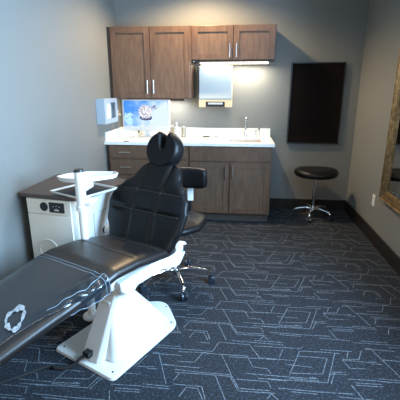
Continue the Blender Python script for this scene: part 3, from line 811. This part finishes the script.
head = obj('headrest', bm, M['leather'], ch, smooth='auto')
# local x -> chair x, local y -> up along the backrest, local z -> toward the patient
dirup = Vector((0, 0.34, 0.94)).normalized(); dirf = Vector((0, -0.94, 0.34)).normalized()
Rm = Matrix(((1, 0, 0), (0, dirup.y, dirf.y), (0, dirup.z, dirf.z))).transposed()
R4 = Matrix(((1, 0, 0, 0), (0, dirup.y, dirf.y, 0), (0, dirup.z, dirf.z, 0), (0, 0, 0, 1)))
head.matrix_local = Matrix.Translation((0.0, 0.500, 1.078)) @ R4
hb_ = obj('headrest_bracket', B(-0.035, 0.035, -0.23, 0.03, -0.078, -0.0525), M['white'], ch, bevel=0.005); hb_.matrix_local = Matrix.Translation((0.0, 0.500, 1.078)) @ R4

# clear protective cover on the leg rest
cov = thing('vinyl_cover', 'clear plastic cover pulled over the leg rest of the treatment chair', 'protective cover', (-0.160, -2.648, 0), math.radians(-26.04))
VE = V(-0.335)
cw = width; 
_b, cov_f, _ = pad(width, spine, TH, nv=4, nu=4, q=26, p=5, groove=0.0, xc=-0.015, off=0.0035, both=False); _b.free()
def wrap(y): return max(0.0, min(1.0, (y + 0.80) / 0.36))       # how far the sheet wraps over the right-hand edge
def crumple(p, k):
    return p + Vector((0.5 * (1 + math.sin(p.y * 37)), 0, math.sin(p.y * 75 + p.x * 60) * 0.6 + math.sin(p.y * 43 - p.x * 90) * 0.7 + 0.8)) * k
bm = bmesh.new(); rows = []; NV, NU, NS = 90, 50, 9
for j in range(NV + 1):
    v = 0.03 + (VE - 0.03) * j / NV; wr = wrap(Y0 + v * (Y1 - Y0)); amax = 0.80 + 0.18 * wr; row = []
    for i in range(NU + 1):
        a = -1 + (amax + 1) * (i / NU) ** 0.9; k = max(0.0, a - 0.55) / 0.45 * 0.011 * wr
        row.append(bm.verts.new(crumple(cov_f(a, v, 1), k)))
    p0 = cov_f(amax, v, 1)
    for i in range(1, NS + 1):
        f_ = i / NS; row.append(bm.verts.new(crumple(Vector((p0.x + 0.007 * wr * math.sin(f_ * 2.4), p0.y, p0.z - f_ * 0.066 * wr - 0.0008 * i)), 0.008 * wr)))
    rows.append(row)
for a, b_ in zip(rows, rows[1:]):
    for i in range(len(a) - 1): bm.faces.new((a[i], a[i + 1], b_[i + 1], b_[i]))
edge = [r_[-1].co.copy() for r_ in rows]; front_e = [v_.co.copy() for v_ in rows[-1]]; front_2 = [v_.co.copy() for v_ in rows[-3]]
fold = [r_[NU - 3].co.copy() for r_ in rows]
obj('clear_sheet', bm, M['vinyl'], cov, smooth=True)
bm = bmesh.new(); upv = Vector((0, 0, 0.0015))
tube(bm, [p + upv for p in front_e], 0.0017, 6); tube(bm, [p + upv for p in front_2], 0.0017, 6)
tube(bm, [p + upv for p in edge], 0.0016, 6)
tube(bm, [p + upv * 2 for p in fold[52:]], 0.0014, 6)
obj('welded_seam', bm, M['seam_clear'], cov, smooth=True)
# frayed sticker
sx, sy = 0.108, -0.745
st = thing('sticker_residue', 'torn white ring-shaped sticker residue on the clear leg rest cover', 'sticker', (-0.160, -2.648, 0), math.radians(-26.04))
bm = bmesh.new(); n = 48; ir, orr = [], []
def srf(x, y):
    v = V(y); w_ = seat_w(v); return cov_f((x + 0.015) / (w_ + 0.003), v, 1, 0.004)
for i in range(n):
    a = 2 * PI * i / n
    r0 = 0.037 * (1 + 0.10 * math.sin(3 * a + 1)); wd = 0.012 + 0.006 * math.sin(5 * a) + 0.004 * math.sin(11 * a + 1)
    if 2.2 < a < 3.4: wd += 0.010
    for lst, r in ((ir, r0 - wd / 2), (orr, r0 + wd / 2)):
        p_, q_ = r * 1.75 * math.cos(a), r * 0.85 * math.sin(a); lst.append((sx + 0.83 * p_ + 0.55 * q_, sy - 0.55 * p_ + 0.83 * q_))
vi = [bm.verts.new(srf(*p)) for p in ir]; vo = [bm.verts.new(srf(*p)) for p in orr]
vi2 = [bm.verts.new(srf(*p) + Vector((0, 0, 0.0025))) for p in ir]; vo2 = [bm.verts.new(srf(*p) + Vector((0, 0, 0.0025))) for p in orr]
for i in range(n):
    j = (i + 1) % n
    bm.faces.new((vi2[i], vo2[i], vo2[j], vi2[j])); bm.faces.new((vi[i], vi[j], vo[j], vo[i])); bm.faces.new((vo[i], vo[j], vo2[j], vo2[i])); bm.faces.new((vi[i], vi2[i], vi2[j], vi[j]))
obj('paper_ring', bm, M['sticker'], st, smooth='auto')

# power cord from the inlet
bm = bmesh.new()
def loc2w(x, y, z):
    c_, s_ = math.cos(math.radians(-26.04)), math.sin(math.radians(-26.04)); return (-0.160 + c_ * x - s_ * y, -2.648 + s_ * x + c_ * y, z)
cord = [loc2w(0.090, -0.390, 0.062), loc2w(0.072, -0.408, 0.050), loc2w(0.058, -0.430, 0.026), loc2w(0.035, -0.460, 0.012), loc2w(-0.02, -0.50, 0.0105), (-0.45, -3.08, 0.0105), (-0.60, -3.20, 0.0105), (-0.82, -3.36, 0.0105)]
tube(bm, smooth_path(cord, 8), 0.009, 8)
tag(obj('power_cord', bm, M['rubber'], smooth='auto'), 'black power cord running from the chair base across the carpet', 'cord')

# ------------------------------------------------------------------ side cabinet by the left wall
sc_ = thing('side_cabinet', 'cream delivery cabinet with a dark wood top against the left wall', 'cabinet', (0, 0, 0))
topp = [(-0.935, -2.385), (-0.50, -2.462), (-0.462, -2.450), (-0.445, -2.42), (-0.262, -1.965), (-0.470, -1.815), (-0.935, -1.79)]
obj('cabinet_top', prism(bmesh.new(), topp, 0.772, 0.80), M['lam_dark'], sc_, bevel=0.006, seg=3)
body = [(-0.880, -2.375), (-0.515, -2.440), (-0.490, -2.432), (-0.475, -2.405), (-0.300, -1.965), (-0.480, -1.84), (-0.880, -1.82)]
obj('body', prism(bmesh.new(), body, 0.06, 0.7718), M['offwhite'], sc_, bevel=0.008, seg=3, smooth='auto')
obj('plinth', prism(bmesh.new(), [(x * 0.94 - 0.04, y * 0.94 - 0.13) for x, y in body], 0.0, 0.0598), M['black'], sc_)
# front face frame: origin at left front corner
fa = math.atan2(-2.440 + 2.375, -0.515 + 0.880)
fd = (math.cos(fa), math.sin(fa))
front = bpy.data.objects.new('x', None)
def face_box(name, u0, u1, z0, z1, d0, d1, m, parent, base=(-0.880, -2.375), ang=fa, **k):
    o = obj(name, B(u0, u1, -d1, -d0, z0, z1), m, parent, **k); o.location = (base[0], base[1], 0); o.rotation_euler = (0, 0, ang); return o
bpy.data.objects.remove(front)
dw = face_box('drawer_front', 0.006, 0.352, 0.662, 0.766, 0.0005, 0.010, M['offwhite'], sc_, bevel=0.003)
dr = face_box('door', 0.006, 0.352, 0.075, 0.655, 0.0005, 0.010, M['offwhite'], sc_, bevel=0.003)
cp = face_box('control_panel', 0.188, 0.305, 0.680, 0.750, 0.0102, 0.016, M['black'], sc_, bevel=0.002)
bm = bmesh.new()   # white icons and digits on the control panel
for i, (u, z) in enumerate(((0.222, 0.722), (0.246, 0.726), (0.270, 0.722))):
    box(bm, u - 0.003, u + 0.003, -0.0166, -0.0162, z - 0.003, z + 0.003)
box(bm, 0.228, 0.266, -0.0166, -0.0162, 0.694, 0.700); box(bm, 0.234, 0.238, -0.0166, -0.0162, 0.7005, 0.707); box(bm, 0.244, 0.248, -0.0166, -0.0162, 0.7005, 0.709); box(bm, 0.255, 0.259, -0.0166, -0.0162, 0.7005, 0.706)
obj('panel_symbols', bm, M['plastic_w'], cp, smooth=None)
bm = tube(bmesh.new(), [(0.145, -0.0102, 0.715), (0.145, -0.0135, 0.715)], 0.031, 24)
o = obj('round_port', bm, M['black'], sc_, smooth='auto'); o.location = (-0.880, -2.375, 0); o.rotation_euler = (0, 0, fa)
o = obj('round_pull', tube(bmesh.new(), [(0.145 + 0.075 * math.cos(a), -0.0125, 0.40 + 0.075 * math.sin(a)) for a in [i * PI / 14 for i in range(28)]], 0.004, 8, closed=True), M['offwhite'], dr, smooth=True)
# right-hand side face: drawer strip and two doors
sa = math.atan2(-1.965 + 2.405, -0.300 + 0.475)
for nm, u0, u1, z0, z1 in (('side_drawer', 0.01, 0.462, 0.650, 0.766), ('side_door', 0.01, 0.09, 0.075, 0.642), ('side_door', 0.096, 0.27, 0.075, 0.642), ('side_door', 0.276, 0.462, 0.075, 0.642)):
    face_box(nm, u0, u1, z0, z1, 0.0005, 0.009, M['plastic_w'], sc_, base=(-0.475, -2.405), ang=sa, bevel=0.003)

# ------------------------------------------------------------------ instrument stand
st_ = thing('instrument_stand', 'white post stand with two trays between side cabinet and treatment chair', 'tray stand', (-0.393, -2.580, 0))
obj('foot', lathe(bmesh.new(), [(0.06, 0), (0.06, 0.012), (0.04, 0.022)]), M['white'], st_, smooth='auto')
obj('post', lathe(bmesh.new(), [(0.026, 0.0222), (0.026, 0.785)]), M['white'], st_, smooth='auto')
obj('collar', lathe(bmesh.new(), [(0.028, 0.755), (0.037, 0.757), (0.037, 0.785), (0.033, 0.790)]), M['white'], st_, smooth='auto')
obj('upper_post', lathe(bmesh.new(), [(0.031, 0.7902), (0.031, 1.000)]), M['white'], st_, smooth='auto')
obj('post_cap', lathe(bmesh.new(), [(0.030, 1.0002), (0.031, 1.006), (0.027, 1.014)]), M['black'], st_, smooth='auto')
obj('tray_arm', B(-0.02, 0.065, -0.02, 0.10, 0.790, 0.812), M['white'], st_, bevel=0.004)


def frame_tray(name, pts, z, h, rim, m_rim, m_bed, parent, org):
    """tray from an outline: bed and raised rim"""
    P = [(x - org[0], y - org[1]) for x, y in pts]; cx = sum(p[0] for p in P) / len(P); cy = sum(p[1] for p in P) / len(P)
    I = [(cx + (x - cx) * (1 - rim), cy + (y - cy) * (1 - rim)) for x, y in P]
    bm = bmesh.new(); n = len(P)
    lv = lambda Q, zz: [bm.verts.new((x, y, zz)) for x, y in Q]
    ins = [(cx + (x - cx) * 0.93, cy + (y - cy) * 0.93) for x, y in P]
    a, b_, c_, d_ = lv(ins, z - 0.004), lv(P, z + h), lv(I, z + h), lv([(cx + (x - cx) * (0.93 - rim), cy + (y - cy) * (0.93 - rim)) for x, y in P], z)
    for p, q in ((a, b_), (b_, c_), (c_, d_)):
        for i in range(n): bm.faces.new((p[i], p[(i + 1) % n], q[(i + 1) % n], q[i]))
    bm.faces.new(a[::-1]); bm.faces.new(d_)
    o = obj(name, bm, m_rim, parent, smooth='auto', bevel=0.0015)
    return o, [(cx + (x - cx) * (0.92 - rim), cy + (y - cy) * (0.92 - rim)) for x, y in P]


org = (-0.393, -2.580)
def rect(cx, cy, hx, hy, ang):
    c_, s_ = math.cos(ang), math.sin(ang); return [(cx + c_ * x - s_ * y, cy + s_ * x + c_ * y) for x, y in ((-hx, -hy), (hx, -hy), (hx, hy), (-hx, hy))]
lo = rect(-0.472, -2.352, 0.158, 0.160, math.radians(-28))
ltray, inner = frame_tray('lower_tray', lo, 0.818, 0.014, 0.035, M['white'], None, st_, org)
obj('tray_mat', prism(bmesh.new(), inner, 0.8185, 0.823), M['mat_dark'], ltray)
up = [(-0.640, -2.425), (-0.580, -2.475), (-0.440, -2.500), (-0.250, -2.330), (-0.232, -2.270), (-0.270, -2.225), (-0.460, -2.235), (-0.600, -2.330)]
up = [(-0.436 + (x + 0.436) * 0.92, -2.36 + (y + 2.36) * 0.92) for x, y in up]
utray, inner = frame_tray('upper_tray', up, 0.905, 0.026, 0.05, M['white'], None, st_, org)
obj('tray_bracket', B(-0.02, 0.02, 0.02, 0.16, 0.868, 0.8995), M['white'], st_, bevel=0.004)
